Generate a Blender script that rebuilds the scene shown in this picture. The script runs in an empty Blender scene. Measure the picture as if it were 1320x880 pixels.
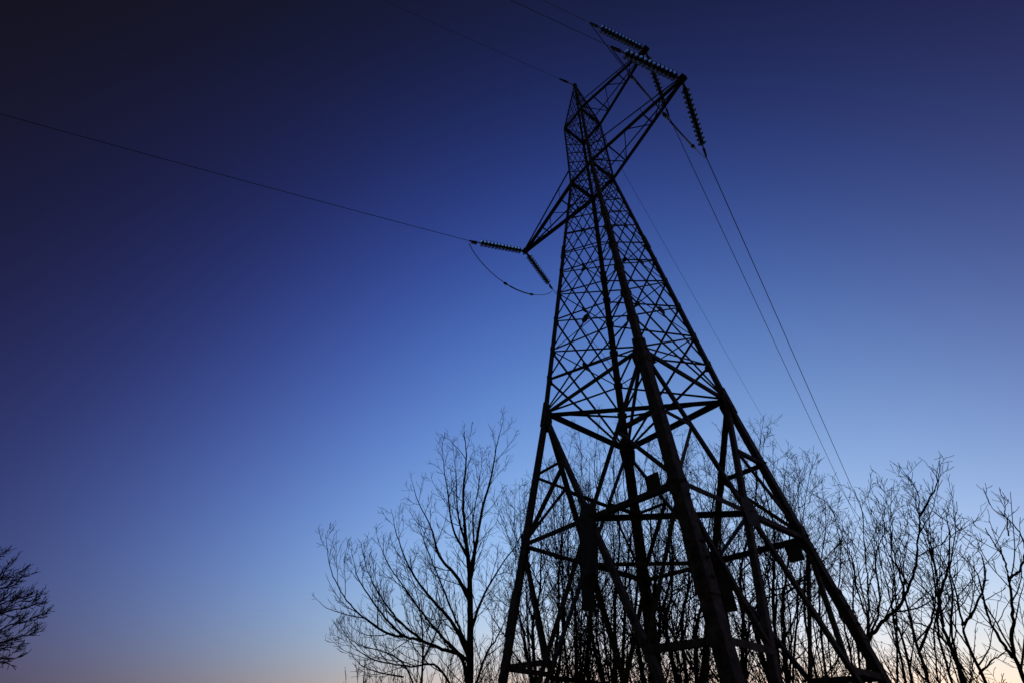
import bpy, bmesh, math, random
from mathutils import Vector, Matrix

scn = bpy.context.scene
COL = scn.collection
S = 1.1                       # metres per tower unit; tower frame is centred on the tower axis
CAM_H = 1.6                   # eye height in metres
# ------------------------------------------------------------------ camera
F_PX, PITCH, ROLL, YAW = 554.7508, 0.7498, -0.0558, 0.9834
CAM = Vector((3.4096 * S, -4.5187 * S, CAM_H))
_fw = Vector((-math.sin(YAW), math.cos(YAW), 0)); _rt = Vector((math.cos(YAW), math.sin(YAW), 0))
_F = _fw * math.cos(PITCH) + Vector((0, 0, math.sin(PITCH)))
_U = -_fw * math.sin(PITCH) + Vector((0, 0, math.cos(PITCH)))
_R2 = _rt * math.cos(ROLL) - _U * math.sin(ROLL)
_U2 = _rt * math.sin(ROLL) + _U * math.cos(ROLL)
cam_data = bpy.data.cameras.new('camera'); cam = bpy.data.objects.new('camera', cam_data)
COL.objects.link(cam); scn.camera = cam
M = Matrix((_R2, _U2, -_F)).transposed().to_4x4(); M.translation = CAM
cam.matrix_world = M
cam_data.sensor_width = 36; cam_data.lens = F_PX / 1320 * 36
cam_data.clip_start = 0.05; cam_data.clip_end = 4000

def ray(u, v):
    d = _F + _R2 * ((u - 660) / F_PX) + _U2 * ((440 - v) / F_PX)
    return d.normalized()
def at(u, v, dist):
    """point seen at photo pixel (u,v) at horizontal distance dist metres"""
    d = ray(u, v); h = math.hypot(d.x, d.y)
    return CAM + d * (dist / h)

# ------------------------------------------------------------------ dusk sky
world = bpy.data.worlds.new('World'); scn.world = world
world.use_nodes = True
nt = world.node_tree; nt.nodes.clear()
N = nt.nodes; LK = nt.links
def math_node(op, a, b=None):
    n = N.new('ShaderNodeMath'); n.operation = op
    for i, v in enumerate((a, b)):
        if v is None: continue
        if isinstance(v, (int, float)): n.inputs[i].default_value = v
        else: LK.new(v, n.inputs[i])
    return n.outputs[0]
tc = N.new('ShaderNodeTexCoord')
sep = N.new('ShaderNodeSeparateXYZ'); LK.new(tc.outputs['Generated'], sep.inputs[0])
AZ = math.radians(126.0)      # azimuth of the afterglow
z = math_node('MAXIMUM', sep.outputs[2], 0.0)
g = math_node('ADD', math_node('MULTIPLY', sep.outputs[0], math.cos(AZ)), math_node('MULTIPLY', sep.outputs[1], math.sin(AZ)))
g = math_node('MAXIMUM', g, -0.25)
ez = math_node('EXPONENT', math_node('MULTIPLY', z, -12.0))
z2 = math_node('MULTIPLY', z, z); g2 = math_node('MULTIPLY', g, g); gz = math_node('MULTIPLY', g, z)
h = math_node('ADD', math_node('MULTIPLY', sep.outputs[0], -math.sin(AZ)), math_node('MULTIPLY', sep.outputs[1], math.cos(AZ)))
gez = math_node('MULTIPLY', g, ez); g3 = math_node('MULTIPLY', g2, g); g2z = math_node('MULTIPLY', g2, z)
basis = [None, z, z2, g, g2, gz, ez, gez, g3, g2z, h, math_node('MULTIPLY', h, h), math_node('MULTIPLY', h, z), math_node('MULTIPLY', h, ez)]
COEF = [[-2.22, -2.351, -0.503, 2.56, 1.861, -0.928, 0.393, 0.463, -2.191, 0.198, -0.521, -1.358, 0.7, -0.728],
        [-1.75, -2.997, -0.217, 3.429, 2.139, -0.464, 0.059, -0.912, -3.56, 0.392, -0.338, -1.921, 0.707, -0.703],
        [-2.218, -2.751, 1.065, 4.395, -0.701, 1.901, -0.614, -1.7, -0.962, -1.44, -0.265, -0.364, 0.838, -0.1]]
comb = N.new('ShaderNodeCombineColor')
for ch in range(3):
    acc = COEF[ch][0]
    for b, k in zip(basis[1:], COEF[ch][1:]):
        acc = math_node('ADD', acc, math_node('MULTIPLY', b, k))
    LK.new(math_node('MINIMUM', math_node('EXPONENT', math_node('ADD', acc, (.03, .06, .04)[ch])), 1.3), comb.inputs[ch])
nish = N.new('ShaderNodeTexSky'); nish.sky_type = 'NISHITA'; nish.sun_disc = False
nish.sun_elevation = math.radians(-3.0); nish.sun_rotation = math.radians(90) - AZ
bg = N.new('ShaderNodeBackground'); bg.inputs['Strength'].default_value = 1.0
bg2 = N.new('ShaderNodeBackground'); bg2.inputs['Strength'].default_value = 0.02
LK.new(comb.outputs[0], bg.inputs['Color']); LK.new(nish.outputs[0], bg2.inputs['Color'])
add = N.new('ShaderNodeAddShader'); LK.new(bg.outputs[0], add.inputs[0]); LK.new(bg2.outputs[0], add.inputs[1])
out = N.new('ShaderNodeOutputWorld'); LK.new(add.outputs[0], out.inputs['Surface'])

scn.view_settings.view_transform = 'Standard'; scn.view_settings.look = 'None'
scn.view_settings.exposure = 0.0; scn.view_settings.gamma = 1.0

# ------------------------------------------------------------------ materials
def mat(name, col, rough=0.7, metal=0.0, var=0.35, scale=6.0, col2=None, bump=0.0):
    m = bpy.data.materials.new(name); m.use_nodes = True
    t = m.node_tree; b = t.nodes['Principled BSDF']
    tcn = t.nodes.new('ShaderNodeTexCoord')
    nz = t.nodes.new('ShaderNodeTexNoise'); nz.inputs['Scale'].default_value = scale; nz.inputs['Detail'].default_value = 6
    nz.inputs['Roughness'].default_value = 0.65
    t.links.new(tcn.outputs['Object'], nz.inputs['Vector'])
    r = t.nodes.new('ShaderNodeValToRGB')
    r.color_ramp.elements[0].position = 0.35; r.color_ramp.elements[1].position = 0.65
    c2 = col2 or tuple(c * (1 - var) for c in col)
    r.color_ramp.elements[0].color = (*c2, 1); r.color_ramp.elements[1].color = (*col, 1)
    t.links.new(nz.outputs['Fac'], r.inputs['Fac']); t.links.new(r.outputs['Color'], b.inputs['Base Color'])
    b.inputs['Roughness'].default_value = rough; b.inputs['Metallic'].default_value = metal
    if bump:
        bp = t.nodes.new('ShaderNodeBump'); bp.inputs['Strength'].default_value = bump
        t.links.new(nz.outputs['Fac'], bp.inputs['Height']); t.links.new(bp.outputs['Normal'], b.inputs['Normal'])
    return m
M_STEEL = mat('weathered_steel', (0.2, 0.165, 0.135), 0.8, 0.1, scale=11, col2=(0.045, 0.03, 0.024), bump=0.2)
M_STEEL_THIN = mat('weathered_thin_steel', (0.12, 0.11, 0.105), 0.8, 0.1, scale=3, col2=(0.06, 0.042, 0.035))
M_PLATE = mat('plate_back', (0.13, 0.125, 0.12), 0.75, 0.1, scale=14, col2=(0.06, 0.05, 0.045))
M_CONC = mat('concrete', (0.32, 0.31, 0.29), 0.9, scale=12, bump=0.3)
M_BARK = mat('bark', (0.055, 0.045, 0.035), 0.95, scale=20, col2=(0.025, 0.02, 0.016), bump=0.4)
M_TWIG = mat('twig_bark', (0.05, 0.035, 0.028), 0.95, scale=8)
M_WIRE = mat('aluminium_conductor', (0.16, 0.16, 0.165), 0.6, 0.4, scale=30)
M_CAP = mat('insulator_cap_iron', (0.07, 0.065, 0.06), 0.6, 0.5, scale=30)
M_GROUND = mat('rough_grass_ground', (0.055, 0.06, 0.03), 0.95, scale=0.6, col2=(0.07, 0.055, 0.035), bump=0.6)
def glass_mat():
    m = bpy.data.materials.new('toughened_glass'); m.use_nodes = True
    t = m.node_tree; b = t.nodes['Principled BSDF']
    nz = t.nodes.new('ShaderNodeTexNoise'); nz.inputs['Scale'].default_value = 25
    r = t.nodes.new('ShaderNodeValToRGB')
    r.color_ramp.elements[0].color = (0.55, 0.68, 0.62, 1); r.color_ramp.elements[1].color = (0.92, 0.98, 0.95, 1)
    t.links.new(nz.outputs['Fac'], r.inputs['Fac']); t.links.new(r.outputs['Color'], b.inputs['Base Color'])
    b.inputs['Roughness'].default_value = 0.03; b.inputs['Transmission Weight'].default_value = 0.95
    b.inputs['IOR'].default_value = 1.5
    return m
M_GLASS = glass_mat()

# ------------------------------------------------------------------ mesh helpers
def link(name, verts, faces, m, parent=None, smooth=False):
    me = bpy.data.meshes.new(name)
    me.from_pydata([tuple(v) for v in verts], [], faces); me.materials.append(m)
    if smooth: me.polygons.foreach_set('use_smooth', [True] * len(me.polygons))
    me.update()
    o = bpy.data.objects.new(name, me); COL.objects.link(o)
    if parent: o.parent = parent
    return o
class MB:
    def __init__(s): s.v = []; s.f = []
    def build(s, name, m, parent=None, smooth=False): return link(name, s.v, s.f, m, parent, smooth)
    def angle(s, p, q, w, t, nrm, flip=1):
        """L-section bar from p to q; one flange lies in the plane with normal nrm"""
        p = Vector(p); q = Vector(q); d = (q - p).normalized()
        n = Vector(nrm); n = (n - d * n.dot(d)).normalized(); a = d.cross(n).normalized() * flip
        prof = [(0, 0), (w, 0), (w, -t), (t, -t), (t, -w), (0, -w)]
        off = w * 0.5
        b = len(s.v)
        for P in (p, q):
            for x, y in prof: s.v.append(P + a * (x - off) + n * y)
        k = 6
        for i in range(k): s.f.append((b + i, b + (i + 1) % k, b + k + (i + 1) % k, b + k + i))
        s.f.append(tuple(b + i for i in range(k))[::-1]); s.f.append(tuple(b + k + i for i in range(k)))
    def leg(s, p, q, w, t, cx, cy):
        """corner L: flanges point inward along -cx, -cy"""
        p = Vector(p); q = Vector(q)
        prof = [(0, 0), (w, 0), (w, t), (t, t), (t, w), (0, w)]
        b = len(s.v)
        for P in (p, q):
            for x, y in prof: s.v.append(P + Vector((-cx * x, -cy * y, 0)))
        for i in range(6): s.f.append((b + i, b + (i + 1) % 6, b + 6 + (i + 1) % 6, b + 6 + i))
        s.f.append(tuple(b + i for i in range(6))[::-1]); s.f.append(tuple(b + 6 + i for i in range(6)))
    def box(s, c, ax, ay, az):
        c = Vector(c); b = len(s.v)
        for i in (-1, 1):
            for j in (-1, 1):
                for k in (-1, 1): s.v.append(c + ax * i + ay * j + az * k)
        for f in ((0, 1, 3, 2), (4, 6, 7, 5), (0, 4, 5, 1), (2, 3, 7, 6), (0, 2, 6, 4), (1, 5, 7, 3)): s.f.append(tuple(b + i for i in f))
    def poly_plate(s, c, ax, ay, n, pts, th):
        """flat plate, outline pts in (ax,ay) plane, thickness th along n"""
        c = Vector(c); b = len(s.v); k = len(pts)
        for h in (-.5, .5):
            for x, y in pts: s.v.append(c + ax * x + ay * y + n * h * th)
        for i in range(k): s.f.append((b + i, b + (i + 1) % k, b + k + (i + 1) % k, b + k + i))
        s.f.append(tuple(b + i for i in range(k))[::-1]); s.f.append(tuple(b + k + i for i in range(k)))
    def tube(s, pts, rad, sides=6, cap=True):
        b = len(s.v); n = len(pts)
        up = Vector((0.31, 0.17, 0.93))
        for i, p in enumerate(pts):
            d = (pts[min(i + 1, n - 1)] - pts[max(i - 1, 0)])
            if d.length < 1e-9: d = Vector((0, 0, 1))
            d.normalize()
            a = d.cross(up)
            if a.length < 1e-3: a = d.cross(Vector((1, 0, 0)))
            a.normalize(); c = d.cross(a)
            r = rad[i] if isinstance(rad, (list, tuple)) else rad
            for k in range(sides):
                t = 2 * math.pi * k / sides
                s.v.append(p + (a * math.cos(t) + c * math.sin(t)) * r)
        for i in range(n - 1):
            for k in range(sides):
                k2 = (k + 1) % sides
                s.f.append((b + i * sides + k, b + i * sides + k2, b + (i + 1) * sides + k2, b + (i + 1) * sides + k))
        if cap:
            s.f.append(tuple(b + k for k in range(sides))[::-1]); s.f.append(tuple(b + (n - 1) * sides + k for k in range(sides)))
    def lathe(s, p, axis, prof, sides=14):
        """prof: list of (along, radius)"""
        axis = axis.normalized(); a = axis.orthogonal().normalized(); c = axis.cross(a); b = len(s.v)
        for x, r in prof:
            for k in range(sides):
                t = 2 * math.pi * k / sides
                s.v.append(p + axis * x + (a * math.cos(t) + c * math.sin(t)) * r)
        for i in range(len(prof) - 1):
            for k in range(sides):
                k2 = (k + 1) % sides
                s.f.append((b + i * sides + k, b + i * sides + k2, b + (i + 1) * sides + k2, b + (i + 1) * sides + k))
        s.f.append(tuple(b + k for k in range(sides))[::-1]); s.f.append(tuple(b + (len(prof) - 1) * sides + k for k in range(sides)))
def empty(name, loc, label, cat, group=None):
    o = bpy.data.objects.new(name, None); COL.objects.link(o); o.location = loc; o.empty_display_size = .3
    o['label'] = label; o['category'] = cat
    if group: o['group'] = group
    return o

# ------------------------------------------------------------------ ground
def ground():
    v = []; f = []; rings = [0, 3, 6, 10, 15, 22, 32, 50, 80, 130, 220, 400, 800, 1600, 3000]; n = 48
    rng = random.Random(4)
    v.append((0, 0, 0))
    for r in rings[1:]:
        for k in range(n):
            t = 2 * math.pi * k / n; h = 0 if r < 8 else rng.uniform(-.12, .02) * min(1, r / 40)
            v.append((r * math.cos(t), r * math.sin(t), h))
    for k in range(n): f.append((0, 1 + k, 1 + (k + 1) % n))
    for i in range(len(rings) - 2):
        for k in range(n):
            a = 1 + i * n + k; b = 1 + i * n + (k + 1) % n
            f.append((a, a + n, b + n, b))
    o = link('ground', v, f, M_GROUND); o['kind'] = 'structure'
ground()

# ------------------------------------------------------------------ lattice tower
H1, H2, H3, H4 = 3.766, 10.893, 14.56, 18.579      # heights above the eye in tower units
HM, HQ, HL, HB = 1.79, 2.742, 0.587, -CAM_H / S + 0.12
KH = [HB, HL, 1.75, HQ, H1, H2, H3, H4]
SL = (1.3567 - 1) / (H1 - HL)
KX = [1 + SL * (H1 - HB), 1.3567, 1 + SL * (H1 - 1.75), 1 + SL * (H1 - HQ), 1.0, .4033, .4149, .035]
KY = [x * .929 for x in KX[:5]] + [.4195, .432, .035]
def interp(h, K):
    for i in range(len(KH) - 1):
        if h <= KH[i + 1] or i == len(KH) - 2:
            t = (h - KH[i]) / (KH[i + 1] - KH[i]); return K[i] + (K[i + 1] - K[i]) * t
SG = {'A': (-1, -1), 'B': (1, -1), 'C': (1, 1), 'D': (-1, 1)}
def P(x, y, h): return Vector((x * S, y * S, h * S + CAM_H))
def lp(c, h):
    a, b = SG[c]; return P(a * interp(h, KX), b * interp(h, KY), h)
FACES = [('A', 'B', Vector((0, -1, 0))), ('B', 'C', Vector((1, 0, 0))), ('C', 'D', Vector((0, 1, 0))), ('D', 'A', Vector((-1, 0, 0)))]
def fp(f, h, u): return lp(f[0], h).lerp(lp(f[1], h), u)

tower = empty('lattice_tower', (0, 0, 0), 'tall dark steel lattice electricity pylon with three arms, standing among bare trees', 'pylon')
# legs
LEGS = {}
for c in 'ABCD':
    a, b = SG[c]; mb = MB()
    segs = [(HB - .05, H1, .126, .014), (H1, 7.9, .098, .011), (7.9, H2, .085, .010), (H2, H3, .07, .008)]
    for h0, h1, w, t in segs: mb.leg(lp(c, h0), lp(c, h1), w, t, a, b)
    # splice plates at the waist and lower joint
    for hh, w in ((H1, .136), (1.1, .138), (7.9, .108)):
        mb.leg(lp(c, hh - .22) + Vector((a, b, 0)) * .012, lp(c, hh + .22) + Vector((a, b, 0)) * .012, w, .010, a, b)
    lg = mb.build('leg', M_STEEL, tower)
    # bolt heads on the flanges of the two legs nearest the path
    if c in 'BC':
        for hh in (H1 - .15, H1, H1 + .15, 1.0, 1.15, 1.28, HQ, 1.7, 1.85):
            p = lp(c, hh)
            for dx, dy, n in ((-.07 * a, 0, Vector((0, b, 0))), (0, -.07 * b, Vector((a, 0, 0)))):
                bm_ = MB(); bm_.lathe(p + Vector((dx, dy, 0)) + n * .012, n, [(0, .017), (.016, .017), (.016, .009), (.03, .009)], 6)
                bm_.build('bolt', M_STEEL, lg)
    LEGS[c] = lg
    ft = MB(); p = lp(c, HB)
    base = Vector((p.x, p.y, 0))
    ft.lathe(base + Vector((0, 0, -.3)), Vector((0, 0, 1)), [(0, .42), (.45, .40), (.52, .30)], 16)
    ft.build('footing', M_CONC, tower)

def bar(name, p, q, w, t, n, flip=1, m=None, parent=None):
    mb = MB(); mb.angle(p, q, w, t, n, flip); return mb.build(name, m or M_STEEL, parent or tower)
def pull(p, q, a=.0, b=.0):
    d = (q - p).normalized(); return p + d * a, q - d * b
# lower cage: per face a big X from waist to foot, struts to its centre and redundant members
for i, (a, b, n) in enumerate(FACES):
    f = (a, b); off = n * -.010; off2 = n * -.026
    wa, wb = lp(a, H1), lp(b, H1); fa, fb = lp(a, HB + .15), lp(b, HB + .15)
    # true crossing of the X
    def cross_h():
        x1, x0 = (wb - wa).length, (fb - fa).length; return H1 - (H1 - HB - .15) * x1 / (x1 + x0)
    hc = cross_h(); ctr = fp(f, hc, .5)
    def dg(side, h):
        """point on the diagonal near leg `side` at height h"""
        if h >= hc: return (wa if side == 0 else wb).lerp(ctr, (H1 - h) / (H1 - hc))
        return ctr.lerp(fa if side == 0 else fb, (hc - h) / (hc - HB - .15))
    bar('main_diagonal', wa + off, fb + off, .064, .009, n)
    bar('main_diagonal', wb + off2, fa + off2, .064, .009, n, -1)
    st = bar('waist_strut', *pull(wa + off2, wb + off2, .02, .02), .075, .009, n)
    for sd, c in ((0, a), (1, b)):
        lm = lp(c, hc)
        bar('brace', lm + off, ctr + off, .06, .007, n)
        q_ = dg(sd, HQ)
        bar('brace', lp(c, HQ) + off, q_ + off, .05, .006, n)
        bar('brace', lm + off2, q_ + off2, .045, .006, n, -1)
        l_ = dg(sd, .587)
        bar('brace', lp(c, .587) + off, l_ + off, .055, .006, n)
        bar('brace', lm + off2, l_ + off2, .045, .006, n, -1)
        # foot-end gusset on leg at the waist
        ax = ((wb - wa).normalized()) * (1 if sd == 0 else -1); az = Vector((0, 0, 1))
        g_ = MB()
        g_.poly_plate((wa if sd == 0 else wb) + n * -.004, ax, az, n, [(0, .16), (.12, .10), (.20, -.05), (.16, -.30), (.05, -.34), (0, -.3)], .010)
        g_.build('gusset_plate', M_PLATE, tower)
        g_ = MB()
        g_.poly_plate(lm + n * -.004, ax, az, n, [(0, .16), (.10, .14), (.17, .0), (.10, -.16), (0, -.16)], .009)
        g_.build('gusset_plate', M_PLATE, tower)
    g_ = MB(); ax = (wb - wa).normalized(); az = Vector((0, 0, 1))
    g_.poly_plate(ctr + n * -.005, ax, az, n, [(-.15, .05), (-.10, .16), (.10, .16), (.15, .05), (.12, -.16), (-.12, -.16)], .010)
    g_.build('gusset_plate', M_PLATE, tower)
    FACES[i] = (a, b, n, ctr, dg, hc)
# plan (horizontal) bracing
up = Vector((0, 0, 1))
bar('plan_brace', lp('A', H1), lp('C', H1), .055, .007, up)
bar('plan_brace', lp('B', H1) - up * .02, lp('D', H1) - up * .02, .055, .007, up)
ctrs = [f[3] for f in FACES]
for i in range(4):
    bar('plan_brace', ctrs[i] + up * .02, ctrs[(i + 1) % 4] + up * .02, .055, .007, up)
    bar('plan_brace', FACES[i][4](1, HQ), FACES[(i + 1) % 4][4](0, HQ), .045, .006, up)
    bar('plan_brace', FACES[i][4](1, .587), FACES[(i + 1) % 4][4](0, .587), .045, .006, up)
# upper body lattice
LV = [H1, 4.42, 5.05, 5.80, 6.54, 7.22, 7.86, 8.58, 9.2, 9.78, 10.34, H2]
LV2 = [H2, 11.5, 12.1, 12.7, 13.3, 13.95, H3]
LV3 = [H3, 15.25, 15.95, 16.65, 17.3, 17.9]
for i, (a, b, n, ctr, dg, hc) in enumerate(FACES):
    mb = MB(); f = (a, b)
    ax = (lp(b, H1) - lp(a, H1)).normalized()
    for L_, w in ((LV, .030), (LV2, .020), (LV3, .017)):
        K = len(L_)
        def J(side, k): return lp(f[side], L_[k])
        for k in range(-1, K - 1):
            k0, k1 = max(k, 0), min(k + 2, K - 1)
            if k == -1: k1 = 1
            o1, o2 = n * -.008, n * -.016
            wk = w if L_ is not LV else w * (1 - .035 * k)
            if L_ is LV:
                bar('lattice_bar', J(0, k0) + o1, J(1, k1) + o1, wk, .004, n, m=M_STEEL_THIN)
                bar('lattice_bar', J(1, k0) + o2, J(0, k1) + o2, wk, .004, n, -1, m=M_STEEL_THIN)
            else:
                mb.angle(J(0, k0) + o1, J(1, k1) + o1, wk, .004, n)
                mb.angle(J(1, k0) + o2, J(0, k1) + o2, wk, .004, n, -1)
        if L_ is LV:
            for k in range(2, K - 1, 2):
                mb.angle(J(0, k) + n * -.022, J(1, k) + n * -.022, w * .55, .003, n)
    mb.build('fine_bracing', M_STEEL_THIN, tower)['kind'] = 'stuff'
    # ring struts where the arms meet the body
    for hh in (H2, H3):
        bar('ring_strut', lp(a, hh) + n * -.005, lp(b, hh) + n * -.005, .085, .010, n)
    for k in range(1, len(LV) - 1):
        for sd, c in ((0, a), (1, b)):
            g_ = MB(); s_ = .10 if k < 7 else .07
            g_.poly_plate(lp(c, LV[k]) + n * -.003, ax * (1 if sd == 0 else -1), up, n, [(0, s_ * 1.1), (s_ * 1.3, s_ * .5), (s_ * 1.3, -s_ * .6), (0, -s_ * 1.1)], .007)
            g_.build('joint_plate', M_PLATE, LEGS[c])
    for k in (1, 3, 5):
        p0_, p1_, q0_, q1_ = lp(a, LV[k]), lp(b, LV[k]), lp(a, LV[k + 2]), lp(b, LV[k + 2])
        w0, w1 = (p1_ - p0_).length, (q1_ - q0_).length
        g_ = MB(); s_ = .095 - .008 * k
        g_.poly_plate(p0_.lerp(q1_, w0 / (w0 + w1)) + n * -.004, ax, up, n, [(-s_, .03), (-.03, s_), (.03, s_), (s_, .03), (s_, -.03), (.03, -s_), (-.03, -s_), (-s_, -.03)], .007)
        g_.build('gusset_plate', M_PLATE, tower)
# peak cap with earth wire clamps
pk = MB(); pk.box(P(0, 0, H4) + up * .02, Vector((.07, 0, 0)), Vector((0, .07, 0)), Vector((0, 0, .05)))
for c in 'ABCD': pk.leg(lp(c, H3), lp(c, H4), .055, .007, *SG[c])
pk.build('peak', M_STEEL, tower)
# cross arms
def crossarm(side, h, tip, rise, hw):
    cs = ('B', 'C') if side > 0 else ('A', 'D')
    root = bpy.data.objects.new('crossarm', None); COL.objects.link(root); root.parent = tower
    T = P(*tip); nb = 5
    bot = [lp(c, h) for c in cs]; top = [lp(c, h + rise) for c in cs]
    tt = [T + Vector((0, -.05, 0)), T + Vector((0, .05, 0))]
    for k in range(2):
        bar('bottom_chord', bot[k] + (bot[k] - tt[k]).normalized() * .05, tt[k], .09, .010, Vector((0, -1 if k == 0 else 1, 0)), m=M_STEEL, parent=root)
        bar('top_chord', top[k], tt[k] + up * .08, .035, .004, Vector((0, -1 if k == 0 else 1, 0)), m=M_STEEL, parent=root)
    lc = MB()
    for j in range(1, nb):
        t0, t1 = (j - 1) / nb, j / nb
        A0, A1 = bot[0].lerp(tt[0], t0), bot[0].lerp(tt[0], t1); B0, B1 = bot[1].lerp(tt[1], t0), bot[1].lerp(tt[1], t1)
        if j % 2: lc.angle(A1, B1, .032, .004, up); lc.angle(A0, B1, .022, .003, up)
        else: lc.angle(B0, A1, .022, .003, up)
        if j < nb - 1:
            for k, (X0, X1) in enumerate(((A0, A1), (B0, B1))):
                Y0 = top[k].lerp(tt[k] + up * .08, t0); Y1 = top[k].lerp(tt[k] + up * .08, t1)
                if j % 2: lc.angle(X1, Y1, .018, .003, Vector((0, 1, 0)))
    lc.build('lacing', M_STEEL_THIN, root)['kind'] = 'stuff'
    tp = MB(); tp.box(T + up * .03, Vector((.10, 0, 0)), Vector((0, .10, 0)), Vector((0, 0, .014)))
    tp.box(T + up * -.02 + Vector((.03 * side, 0, 0)), Vector((.085, 0, 0)), Vector((0, .012, 0)), Vector((0, 0, .06)))
    tp.build('tip_plate', M_STEEL, root)
    return T
T_L = crossarm(-1, H2, (-2.914, 0, 11.013), .75, .4)
T_R = crossarm(1, H2, (2.900, 0, 11.013), .75, .4)
T_R2 = crossarm(1, H3, (2.603, 0, 14.505), .75, .4)
# hanging plates on the cage
def sign(p, ax, n, w, h, label=None, tilt=0):
    mb = MB(); R = Matrix.Rotation(tilt, 3, n); ax = R @ ax; az = R @ up
    mb.poly_plate(p + n * .02, ax, az, n, [(-w / 2 + .015, 0), (w / 2 - .015, 0), (w / 2, -.015), (w / 2, -h + .015), (w / 2 - .015, -h), (-w / 2 + .015, -h), (-w / 2, -h + .015), (-w / 2, -.015)], .005)
    o = mb.build('sign_plate', M_PLATE, tower)
    if label: o['label'] = label
    bt = MB()
    for s_ in (-1, 1): bt.lathe(p + ax * s_ * w * .3 - az * .05 + n * .022, n, [(0, .014), (.012, .014), (.012, .008), (.022, .008)], 6)
    bt.build('bolt', M_STEEL, o)
for i in (0, 2, 3):
    a, b, n, ctr, dg, hc = FACES[i]; ax = (lp(b, H1) - lp(a, H1)).normalized()
    sign(ctr + up * .05, ax, n, .26, .66)
a, b, n, ctr, dg, hc = FACES[2]; ax = (lp(b, H1) - lp(a, H1)).normalized()
sign(fp((a, b), 3.25, .80), ax, n, .30, .36)
sign(fp((a, b), 1.86, .09), ax, n, .19, .24)

# ------------------------------------------------------------------ insulator strings
def insulator(T, E, label):
    """tension string of cap-and-pin glass discs from arm tip T to clamp end E"""
    root = empty('insulator_string', T, label, 'insulator string', 'insulator strings at the ends of the crossarms')
    d = (E - T); Ln = d.length; d.normalize(); Z = Vector((0, 0, 0))
    lk = MB(); lk.tube([d * .02, d * .22], .016, 6); lk.box(d * .16, d * .06, d.orthogonal().normalized() * .035, d.cross(d.orthogonal()).normalized() * .012)
    lk.build('shackle', M_CAP, root)
    nd = 12; pitch = (Ln - .22 - .42) / nd
    for k in range(nd):
        o_ = d * (.22 + pitch * k)
        c_ = MB(); c_.lathe(o_, d, [(0, .026), (.01, .052), (.07, .058), (.085, .036), (pitch, .018)], 10)
        c = c_.build('disc_cap', M_CAP, root, True)
        g_ = MB(); g_.lathe(o_ + d * .055, d, [(0, .048), (.006, .08), (.022, .104), (.034, .110), (.036, .103), (.026, .088), (.034, .080), (.024, .07), (.032, .058), (.028, .03)], 20)
        g_.build('glass_disc', M_GLASS, c, True)
    cl = MB(); e0 = Ln - .42
    cl.tube([d * e0, d * (e0 + .12), d * (e0 + .15), d * Ln], [.018, .018, .038, .026], 8)
    cl.box(d * (e0 + .24) - up * .05, d * .10, d.cross(up).normalized() * .02, up * .05)
    cl.tube([d * (e0 + .22), d * (e0 + .18) - up * .12], .022, 6)
    cl.build('tension_clamp', M_CAP, root)
    return root
ENDS = {
 'L1': P(-2.914, -1.869, 9.891), 'R1': P(2.486, -1.948, 10.127), 'U1': P(2.235, -1.889, 13.482),
 'L2': P(-3.874, 1.885, 11.541), 'R2': P(2.123, 2.024, 11.241), 'U2': P(1.824, 2.027, 14.695)}
insulator(T_L, ENDS['L1'], 'glass insulator string pulling outward to the left from the left crossarm tip')
insulator(T_L, ENDS['L2'], 'glass insulator string running from the left crossarm tip down towards the tower leg')
insulator(T_R, ENDS['R1'], 'glass insulator string lying across the upper arm, held by the lower right crossarm tip')
insulator(T_R, ENDS['R2'], 'dark insulator string descending to the right from the lower right crossarm tip')
insulator(T_R2, ENDS['U1'], 'topmost insulator string of the pylon, pointing up left from the highest crossarm')
insulator(T_R2, ENDS['U2'], 'insulator string from the highest crossarm passing behind the lower right arm')

# ------------------------------------------------------------------ wires
def wire(name, p0, azd, a, b, tmax, r, label, cat, grp):
    pts = []; az = math.radians(azd); n = 70
    for i in range(n + 1):
        t = tmax * (i / n) ** 1.6
        pts.append(Vector((math.cos(az) * t, math.sin(az) * t, a * t + b * t * t / S)))
    mb = MB(); mb.tube(pts, r, 5)
    o = mb.build(name, M_WIRE, None, True); o.location = p0
    o['label'] = label; o['category'] = cat; o['group'] = grp
GP = 'power lines strung from the pylon'
wire('power_line', ENDS['R2'], 107, -.12, .0013, 100, .012, 'right one of the two near wires sloping down right from the lower right arm', 'power line', GP)
wire('power_line', ENDS['U2'], 107, -.12, .0013, 100, .012, 'wire sloping down right from the highest crossarm, left of the rightmost wire', 'power line', GP)
wire('power_line', ENDS['L2'], 107.5, -.12, .0013, 100, .012, 'wire passing behind the lattice body from the left crossarm', 'power line', GP)
wire('power_line', ENDS['L1'], -106, -.10, .0015, 80, .008, 'long wire crossing the empty sky to the left edge from the left crossarm', 'power line', GP)
wire('power_line', ENDS['R1'], -104.5, -.16, .0018, 80, .006, 'faint wire leaving over the top edge from the lower right arm insulator', 'power line', GP)
wire('power_line', ENDS['U1'], -104.5, -.16, .0018, 80, .006, 'faint wire leaving over the top edge from the topmost insulator string', 'power line', GP)
PK = P(0, 0, H4)
GE = 'earth wires at the pylon peak'
wire('earth_wire', PK, 107, -.125, .0013, 100, .008, 'thin earth wire descending to the right from the pylon peak', 'earth wire', GE)
wire('earth_wire', PK, -103.5, -.15, .0018, 80, .006, 'thin earth wire running up left from the clamp on the pylon peak', 'earth wire', GE)
# earth wire clamp sticking out at the peak
az = math.radians(-103.5); d = Vector((math.cos(az), math.sin(az), -.15)).normalized()
cm = MB(); cm.tube([d * .05, d * .3, d * .42, d * .75], [.02, .02, .05, .03], 8); c = cm.build('earth_wire_clamp', M_CAP, tower); c.location = PK
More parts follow.
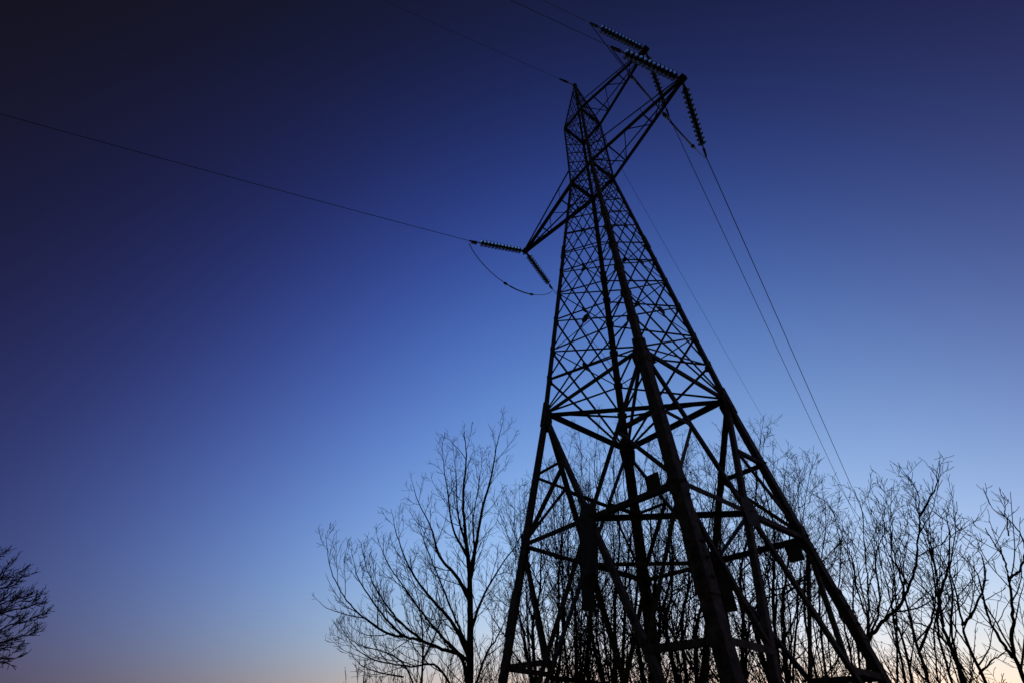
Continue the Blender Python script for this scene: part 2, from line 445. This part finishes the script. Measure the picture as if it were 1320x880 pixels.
# jumper loops
def jumper(p, q, sag, out_, label):
    pts = []; n = 26
    for i in range(n + 1):
        t = i / n; s = 4 * t * (1 - t)
        pts.append(p.lerp(q, t) - up * sag * (s ** .75 if s > 0 else 0) + out_ * s - p)
    mb = MB(); mb.tube(pts, .012, 6); o = empty('jumper_loop', p, label, 'jumper wire', 'jumper loops under the crossarm tips')
    mb.build('cable', M_WIRE, o, True)
    for i in (11, 19):
        sm = MB(); dd = (pts[i + 1] - pts[i]).normalized()
        sm.lathe(pts[i] - dd * .14, dd, [(0, .015), (.03, .04), (.12, .045), (.15, .03), (.24, .022), (.28, .015)], 8)
        sm.build('weight', M_CAP, o, True)
    sm = MB(); sm.tube(pts[12:20], .022, 6); sm.build('sleeve', M_CAP, o, True)
Z0 = Vector((0, 0, 0))
jumper(ENDS['L1'] - up * .12, ENDS['L2'] - up * .12, .85, Vector((-.1, 0, 0)), 'slack jumper loop hanging between the two insulator strings of the left arm')
jumper(ENDS['R1'] - up * .12, ENDS['R2'] - up * .12, .95, Z0, 'slack jumper loop hanging below the lower right crossarm tip')
jumper(ENDS['U1'] - up * .12, ENDS['U2'] - up * .12, .95, Z0, 'slack jumper loop hanging below the highest crossarm tip')

# ------------------------------------------------------------------ bare trees
class Tree:
    def __init__(s, seed, twig=1.0, upward=.5, spread=.6, dens=1.0, rmin=.0032, crook=.14, ktw=4):
        s.r = random.Random(seed); s.tr = MB(); s.cr = MB(); s.twig = twig; s.upw = upward; s.spread = spread; s.dens = dens; s.rmin = rmin; s.maxk = 1.5; s.crook = crook; s.ktw = ktw
    def rv(s, k=1.0):
        return Vector((s.r.gauss(0, 1), s.r.gauss(0, 1), s.r.gauss(0, 1))) * k
    def path(s, p, d, L, wander, upw, n):
        """crooked shoot: every bud turns the growth a little the other way"""
        pts = [p.copy()]; d = d.normalized(); st = L / n
        side = s.rv(); side = (side - d * side.dot(d)).normalized(); zz = s.crook * s.r.uniform(.5, 1.3); sg = 1
        for i in range(n):
            if s.r.random() < .8: sg = -sg
            if s.r.random() < .2: side = (side + s.rv(.6)).normalized()
            d = (d + side * sg * zz + s.rv(wander) + up * upw * .10).normalized()
            k = s.r.uniform(.7, 1.3)
            p = p + d * st * k; pts.append(p.copy())
        return pts
    def limb(s, pts, r0, r1, level, maxl=3, start=.15, lenf=.5, kids=None):
        n = len(pts)
        rad = [max(s.rmin, r0 + (r1 - r0) * (i / (n - 1)) ** .8) for i in range(n)]
        tgt = s.tr if r0 > .022 else s.cr
        tgt.tube(pts, rad, 8 if r0 > .06 else (6 if r0 > .022 else 4 if r0 > .01 else 3), cap=r0 > .03)
        if level >= maxl: return
        L = sum((pts[i + 1] - pts[i]).length for i in range(n - 1))
        if kids is None:
            kids = {0: 11, 1: 7, 2: s.ktw}.get(level, 3)
            kids = int(kids * s.dens * min(1.6, .5 + L / (4.0 if level == 0 else 2.0 if level == 1 else 1.0) * .7)) + 1
        side = s.r.uniform(0, 6.28)
        for k in range(kids):
            t = start + (1 - start) * ((k + s.r.random()) / kids)
            x = t * (n - 1); i = min(int(x), n - 2); p = pts[i].lerp(pts[i + 1], x - i)
            d = (pts[i + 1] - pts[i]).normalized()
            side += 2.4 + s.r.uniform(-.6, .6)
            if level >= 1 and s.r.random() < .22: continue      # lost or broken shoots leave gaps
            a = d.orthogonal().normalized(); a = Matrix.Rotation(side, 3, d) @ a
            ang = s.r.uniform(.45, 1.05) * (s.spread + .4)
            dd = (d * math.cos(ang) + a * math.sin(ang)).normalized()
            cl = L * lenf * (1.15 - .75 * t) * s.r.uniform(.55, 1.2)
            cl = min(max(cl, .12), s.maxk if level == 0 else 9, L * (1 - t) * .8 + .16)
            cr0 = min(rad[i] * .62, .004 + cl * .0065)
            if level + 1 >= 3: cl = min(cl, .55); cr0 = min(cr0, .0055)
            m = 10 if level == 0 else 8 if level == 1 else 5 if level == 2 else 3
            s.limb(s.path(p, dd, cl, .06 + .02 * level, s.upw, m), cr0, s.rmin, level + 1, maxl, .12, lenf)
    def done(s, name, base, label, grp):
        root = empty(name, base, label, 'tree', grp)
        off = Vector(base)
        s.tr.v = [v - off for v in s.tr.v]; s.cr.v = [v - off for v in s.cr.v]
        s.tr.build('trunk', M_BARK, root, True); s.cr.build('crown', M_TWIG, root, True)
        print('TREE', label[:40], len(s.cr.f))
GT = 'bare winter trees around the pylon'
def smooth(pts, n):
    """Catmull-Rom through pts"""
    P_ = [pts[0] * 2 - pts[1]] + pts + [pts[-1] * 2 - pts[-2]]; out_ = []
    for i in range(1, len(P_) - 2):
        for k in range(n):
            t = k / n; a, b, c, d = P_[i - 1:i + 3]
            out_.append(.5 * ((2 * b) + (c - a) * t + (2 * a - 5 * b + 4 * c - d) * t * t + (3 * b - a - 3 * c + d) * t ** 3))
    out_.append(pts[-1].copy()); return out_
def jit(t, pts, k=.035):
    return [p + (t.rv(k) if 0 < i else Vector((0, 0, 0))) for i, p in enumerate(pts)]
def traced(seed, dist, base_px, limbs, label, grp=GT, **kw):
    """limbs: (pixel points, depth change towards the tip, r0, r1); base grows from the ground below base_px"""
    mx = kw.pop('maxl', 3); mk = kw.pop('maxk', 1.5); lf = kw.pop('lenf', .42)
    t = Tree(seed, **kw); t.maxk = mk
    b = at(*base_px, dist); base = Vector((b.x, b.y, 0))
    for pts, dd, r0, r1 in limbs:
        n = len(pts); W = []
        if pts[0][1] >= 868 and r0 > .02:
            b0 = base + Vector((t.r.uniform(-.05, .05), t.r.uniform(-.05, .05), -.05)); b1 = at(*pts[0], dist)
            W += [b0, b0.lerp(b1, .4) + t.rv(.015), b0.lerp(b1, .8)]; pts = pts[1:]; dd0 = 1
        for i, (u, v) in enumerate(pts): W.append(at(u, v, dist + dd * (i / max(1, n - 1)) ** 1.2))
        if len(W) < 2: continue
        t.limb(jit(t, smooth(W, 6), .005), r0, r1, 0 if r0 > .024 else 1, mx, .14 if W[0].z < 0 else .08, lf)
    t.done('bare_tree', base, label, grp)

# left tree with the round crown
traced(11, 10.5, (608, 878), [
    ([(608, 878), (606, 800), (605, 740), (600, 690), (597, 640), (601, 585), (598, 556)], .3, .12, .006),
    ([(605, 745), (614, 700), (622, 655), (634, 612), (640, 575), (650, 538)], -.9, .055, .004),
    ([(604, 770), (588, 742), (566, 716), (556, 680), (540, 648), (530, 618)], .9, .05, .004),
    ([(607, 868), (596, 850), (570, 836), (545, 826), (520, 820), (498, 815), (470, 796), (443, 768), (425, 728), (420, 688)], -1.2, .055, .004),
    ([(608, 870), (626, 846), (640, 822), (652, 796), (668, 752)], 1.1, .045, .004),
    ([(606, 850), (585, 805), (555, 770), (530, 735), (512, 690), (504, 655)], 1.5, .05, .004),
    ([(606, 815), (622, 770), (646, 728), (672, 690), (684, 650)], 1.6, .035, .004),
    ([(607, 840), (588, 800), (566, 745), (548, 700), (538, 672)], 1.0, .032, .004),
    ([(603, 760), (612, 720), (610, 670), (618, 620), (622, 580)], .9, .034, .004),
    ([(600, 700), (590, 660), (588, 615), (584, 575)], 1.2, .03, .004),
    ([(545, 826), (515, 800), (492, 770), (474, 735), (466, 700)], -.2, .029, .004),
    ([(520, 820), (492, 790), (462, 745), (455, 715)], .4, .028, .004),
    ([(607, 855), (575, 825), (545, 790), (520, 755), (498, 722), (486, 690)], .3, .034, .004),
    ([(604, 720), (584, 680), (578, 640), (572, 600), (570, 570)], -.6, .035, .004),
    ([(598, 878), (565, 860), (530, 858), (490, 852), (460, 836), (440, 808)], .8, .038, .004)],
    'round-crowned bare tree left of the pylon, its trunk standing clear of the steel', upward=.6, spread=.42, dens=1.1, lenf=.42, maxk=1.0, crook=.12, ktw=3)
traced(12, 12.5, (546, 880), [
    ([(546, 880), (545, 840), (543, 800), (536, 760), (520, 720)], .2, .045, .004),
    ([(546, 872), (520, 855), (490, 838), (462, 830), (440, 815)], -.6, .035, .004),
    ([(545, 850), (560, 820), (572, 785), (570, 750)], .5, .03, .004),
    ([(520, 872), (490, 866), (465, 856), (450, 838)], .5, .018, .004)],
    'small thin-stemmed bare tree half hidden behind the lower left branches of the round-crowned tree', upward=.8, spread=.5, dens=1.2, lenf=.34)

# clump behind the tower
def clump(seed, dist, base_px, stems, label, r=.06, extra=7, **kw):
    limbs = []
    rr = random.Random(seed)
    for (x0, x1, y1, dd) in stems:
        pts = [(base_px[0] + (x0 - base_px[0]) * .55, 876)]
        for k in range(1, 6):
            t_ = k / 5
            pts.append((x0 + (x1 - x0) * t_ ** 1.25 + rr.uniform(-7, 7) * (t_ < .95), 865 + (y1 - 865) * t_))
        limbs.append((pts, dd, r * rr.uniform(.75, 1.05), .004))
    for q_ in range(extra):
        xs = base_px[0] + rr.uniform(-30, 30); xe = xs + (xs - base_px[0]) * rr.uniform(-1.2, 2.6) + rr.uniform(-26, 14); ye = rr.uniform(585, 780)
        limbs.append(([(base_px[0] + (xs - base_px[0]) * .5, 878)] + [(xs + (xe - xs) * k / 4 + rr.uniform(-5, 5), 868 + (ye - 868) * k / 4) for k in range(1, 5)], rr.uniform(-.9, .9), r * rr.uniform(.35, .72), .003))
    traced(seed, dist, base_px, limbs, label, **kw)
KW = dict(upward=.5, spread=.55, dens=1.1, lenf=.4, crook=.17)
clump(21, 9.5, (700, 880), [(690, 700, 605, .4), (712, 738, 560, .8), (676, 664, 640, -.4)], 'bare tree rising just inside the left leg of the pylon', .05, **KW)
clump(22, 10.5, (742, 880), [(735, 745, 545, .3), (755, 775, 530, .9), (728, 700, 585, -.6)], 'bare tree seen through the cage between the left leg and the hanging plate', .055, **KW)
clump(23, 9.0, (790, 880), [(785, 800, 540, .4), (800, 838, 560, 1.0), (770, 760, 590, .5)], 'bare many-stemmed tree seen through the middle of the cage', .055, **KW)
clump(24, 11.0, (838, 880), [(835, 850, 535, .3), (852, 880, 560, .9), (822, 806, 575, .2)], 'bare tree behind the far leg of the pylon', .06, **KW)
clump(25, 8.6, (884, 880), [(880, 888, 570, .3), (900, 930, 585, 1.0), (866, 858, 600, .2)], 'bare tree right behind the nearest leg of the pylon', .05, **KW)
clump(26, 10.0, (940, 880), [(936, 930, 550, .3), (950, 985, 535, .9), (926, 905, 580, .1)], 'bare tree between the nearest and the right leg of the pylon', .055, **KW)
clump(27, 9.2, (1000, 880), [(998, 985, 560, .3), (1012, 1015, 590, .9), (985, 960, 600, .1)], 'bare tree seen inside the right leg of the pylon', .05, 5, **KW)
clump(28, 11.5, (1052, 880), [(1048, 1030, 600, .3), (1060, 1060, 625, .9)], 'bare tree whose twigs reach past the outside of the right leg', .045, 3, **KW)
# right-hand trees
KR = dict(upward=.45, spread=.45, dens=.85, lenf=.38, crook=.09, maxk=1.1)
K2 = dict(upward=.35, spread=.6, dens=.9, lenf=.4, crook=.15, maxk=1.1)
K3 = dict(upward=.75, spread=.4, dens=.85, lenf=.34, crook=.1)
traced(31, 9.5, (1128, 880), [
    ([(1128, 872), (1122, 835), (1120, 790), (1118, 740), (1114, 700), (1112, 660), (1100, 630)], .4, .0287, .004),
    ([(1120, 800), (1105, 760), (1098, 720), (1082, 680), (1064, 640)], .8, .0189, .004),
    ([(1121, 820), (1134, 780), (1128, 720), (1140, 680), (1130, 640)], -.5, .0189, .004)],
    'bare tree directly right of the outer pylon leg with a feathery top', **K3)
traced(32, 8.0, (1110, 884), [
    ([(1110, 878), (1118, 838), (1130, 810), (1155, 785), (1172, 755), (1182, 715), (1185, 672), (1184, 640), (1170, 610)], .3, .0353, .004),
    ([(1185, 665), (1200, 640), (1210, 615), (1212, 585)], .4, .0139, .003),
    ([(1185, 662), (1178, 640), (1168, 625)], .2, .0090, .003),
    ([(1172, 755), (1150, 720), (1132, 690), (1120, 660)], .5, .0131, .003)],
    'bare tree with one curved limb forking into a tall Y right of the pylon', **KR)
traced(33, 10.0, (1190, 884), [
    ([(1190, 876), (1182, 830), (1172, 790), (1160, 740), (1150, 700), (1150, 665), (1140, 640)], .4, .0320, .004),
    ([(1184, 840), (1200, 800), (1206, 760), (1196, 715), (1175, 690)], .5, .0189, .004)],
    'slim bare tree leaning left behind the Y-forked one', **K2)
traced(34, 8.8, (1240, 884), [
    ([(1240, 878), (1228, 840), (1215, 800), (1210, 760), (1204, 720), (1196, 690), (1180, 660)], .3, .0385, .004),
    ([(1210, 770), (1222, 730), (1224, 690), (1218, 655)], .5, .0189, .004),
    ([(1226, 835), (1205, 812), (1180, 802), (1160, 800)], .3, .0164, .004),
    ([(1204, 725), (1190, 690), (1170, 660)], .4, .0131, .003)],
    'thick-stemmed bare tree with a dark twiggy head, third stem from the right edge', **KR)
traced(35, 9.6, (1268, 884), [
    ([(1268, 878), (1250, 835), (1240, 800), (1232, 762), (1222, 735), (1210, 715)], .3, .0320, .004),
    ([(1242, 805), (1258, 780), (1270, 745), (1262, 710), (1240, 690)], .6, .0180, .004),
    ([(1262, 868), (1280, 850), (1298, 838)], .2, .0131, .004)],
    'bare tree with pale gaps in its crown, second stem from the right edge', **K2)
traced(36, 8.4, (1314, 884), [
    ([(1314, 878), (1308, 845), (1306, 800), (1302, 760), (1296, 725), (1282, 700), (1270, 680)], .2, .0320, .004),
    ([(1305, 846), (1290, 825), (1272, 790), (1262, 745), (1245, 715)], .5, .0221, .004),
    ([(1301, 745), (1316, 732), (1320, 700), (1304, 672), (1280, 655), (1268, 632)], .4, .0139, .003),
    ([(1300, 690), (1296, 660), (1288, 640)], .4, .0090, .003)],
    'bare tree at the far right edge with a hooked limb curling upward', **KR)
clump(37, 10.6, (1096, 882), [(1092, 1072, 650, .3), (1104, 1096, 668, .8)], 'slender bare sapling close outside the right leg, thinner than the feathery tree beside it', .03, 0, **KR)
clump(38, 10.2, (1158, 882), [(1156, 1140, 655, .3), (1170, 1128, 690, -.5)], 'slender bare sapling crossing behind the curved limb of the Y-forked tree', .03, 1, **KR)
clump(39, 11.0, (1222, 882), [(1218, 1196, 650, .3), (1232, 1226, 640, .8)], 'slender bare sapling rising behind the thick-stemmed tree on the right', .03, 1, **KR)
# far-left tree, mostly outside the frame
t = Tree(41, upward=.5, spread=.3, dens=1.35, rmin=.006)
b = at(-210, 880, 17); base = Vector((b.x, b.y, 0))
trunk = smooth([base, base + Vector((.05, .05, 1.2)), base + Vector((.1, -.05, 2.4)), base + Vector((.1, 0, 3.4))], 5)
t.limb(trunk, .24, .05, 3)
for (tu, tv, st, dd) in ((46, 776, 1.9, .5), (50, 796, 1.6, -.8), (30, 736, 2.6, .6), (-6, 716, 3.2, -.5), (42, 816, 1.5, .4), (-80, 690, 3.2, 0), (28, 768, 2.1, -1.5), (12, 750, 2.3, 1.5), (20, 842, 1.4, -.4), (-190, 700, 3.2, 1), (-260, 760, 2.4, -1), (-320, 800, 2, .5)):
    e = at(tu, tv, 17 + dd); s0 = base + Vector((.07, 0, st)); mid = s0.lerp(e, .5) + up * .15
    t.limb(jit(t, smooth([s0, mid, e], 6), .04), .055, .010, 0, 3, .25, .34)
t.done('bare_tree', base, 'dark bare tree cut off by the left edge of the photo', GT)

# thicket of low shoots at the foot of the trees
GB = 'leafless bushes along the bottom of the view'
def bush(seed, u, dist, hgt, wid, label):
    t = Tree(seed, upward=.5, spread=.5, dens=.9, rmin=.0035); t.maxk = .9
    b = at(u, 880, dist); base = Vector((b.x, b.y, 0))
    for k in range(18):
        a = t.r.uniform(0, 6.28); rr_ = t.r.uniform(.02, .18)
        d = Vector((math.cos(a) * t.r.uniform(.05, wid), math.sin(a) * t.r.uniform(.05, wid), 1))
        p0 = base + Vector((math.cos(a) * rr_, math.sin(a) * rr_, -.03))
        t.limb(t.path(p0, d, hgt * t.r.uniform(.7, 1.05), .045, .25, 12), t.r.uniform(.010, .02), .0035, 1, 3, .3, .34)
    root = empty('leafless_bush', base, label, 'bush', GB)
    for m_ in (t.tr, t.cr): m_.v = [v - base for v in m_.v]
    t.cr.build('shoots', M_TWIG, root, True)
bush(51, 500, 9.5, 2.8, .2, 'low leafless bush at the bottom, leftmost of the bushes')
bush(52, 560, 9.0, 2.9, .3, 'leafless bush at the bottom just left of the round-crowned tree trunk')
bush(53, 650, 10.0, 3.1, .3, 'leafless bush at the bottom beside the left leg of the pylon')
bush(54, 735, 8.5, 3.0, .3, 'leafless bush at the bottom inside the cage, near the left leg')
bush(55, 815, 9.5, 3.2, .3, 'leafless bush at the bottom in the middle of the cage')
bush(56, 905, 9.0, 3.1, .3, 'leafless bush at the bottom behind the nearest leg')
bush(57, 985, 9.5, 3.1, .3, 'leafless bush at the bottom between the nearest leg and the right leg')
bush(58, 1068, 8.5, 3.0, .33, 'leafless bush at the bottom inside the foot of the right leg')
bush(59, 1150, 9.5, 3.2, .33, 'leafless bush at the bottom just outside the right leg')
bush(60, 1215, 8.5, 2.9, .33, 'leafless bush at the bottom between the right-hand tree trunks')
bush(61, 1290, 9.5, 3.1, .33, 'leafless bush at the bottom right corner')
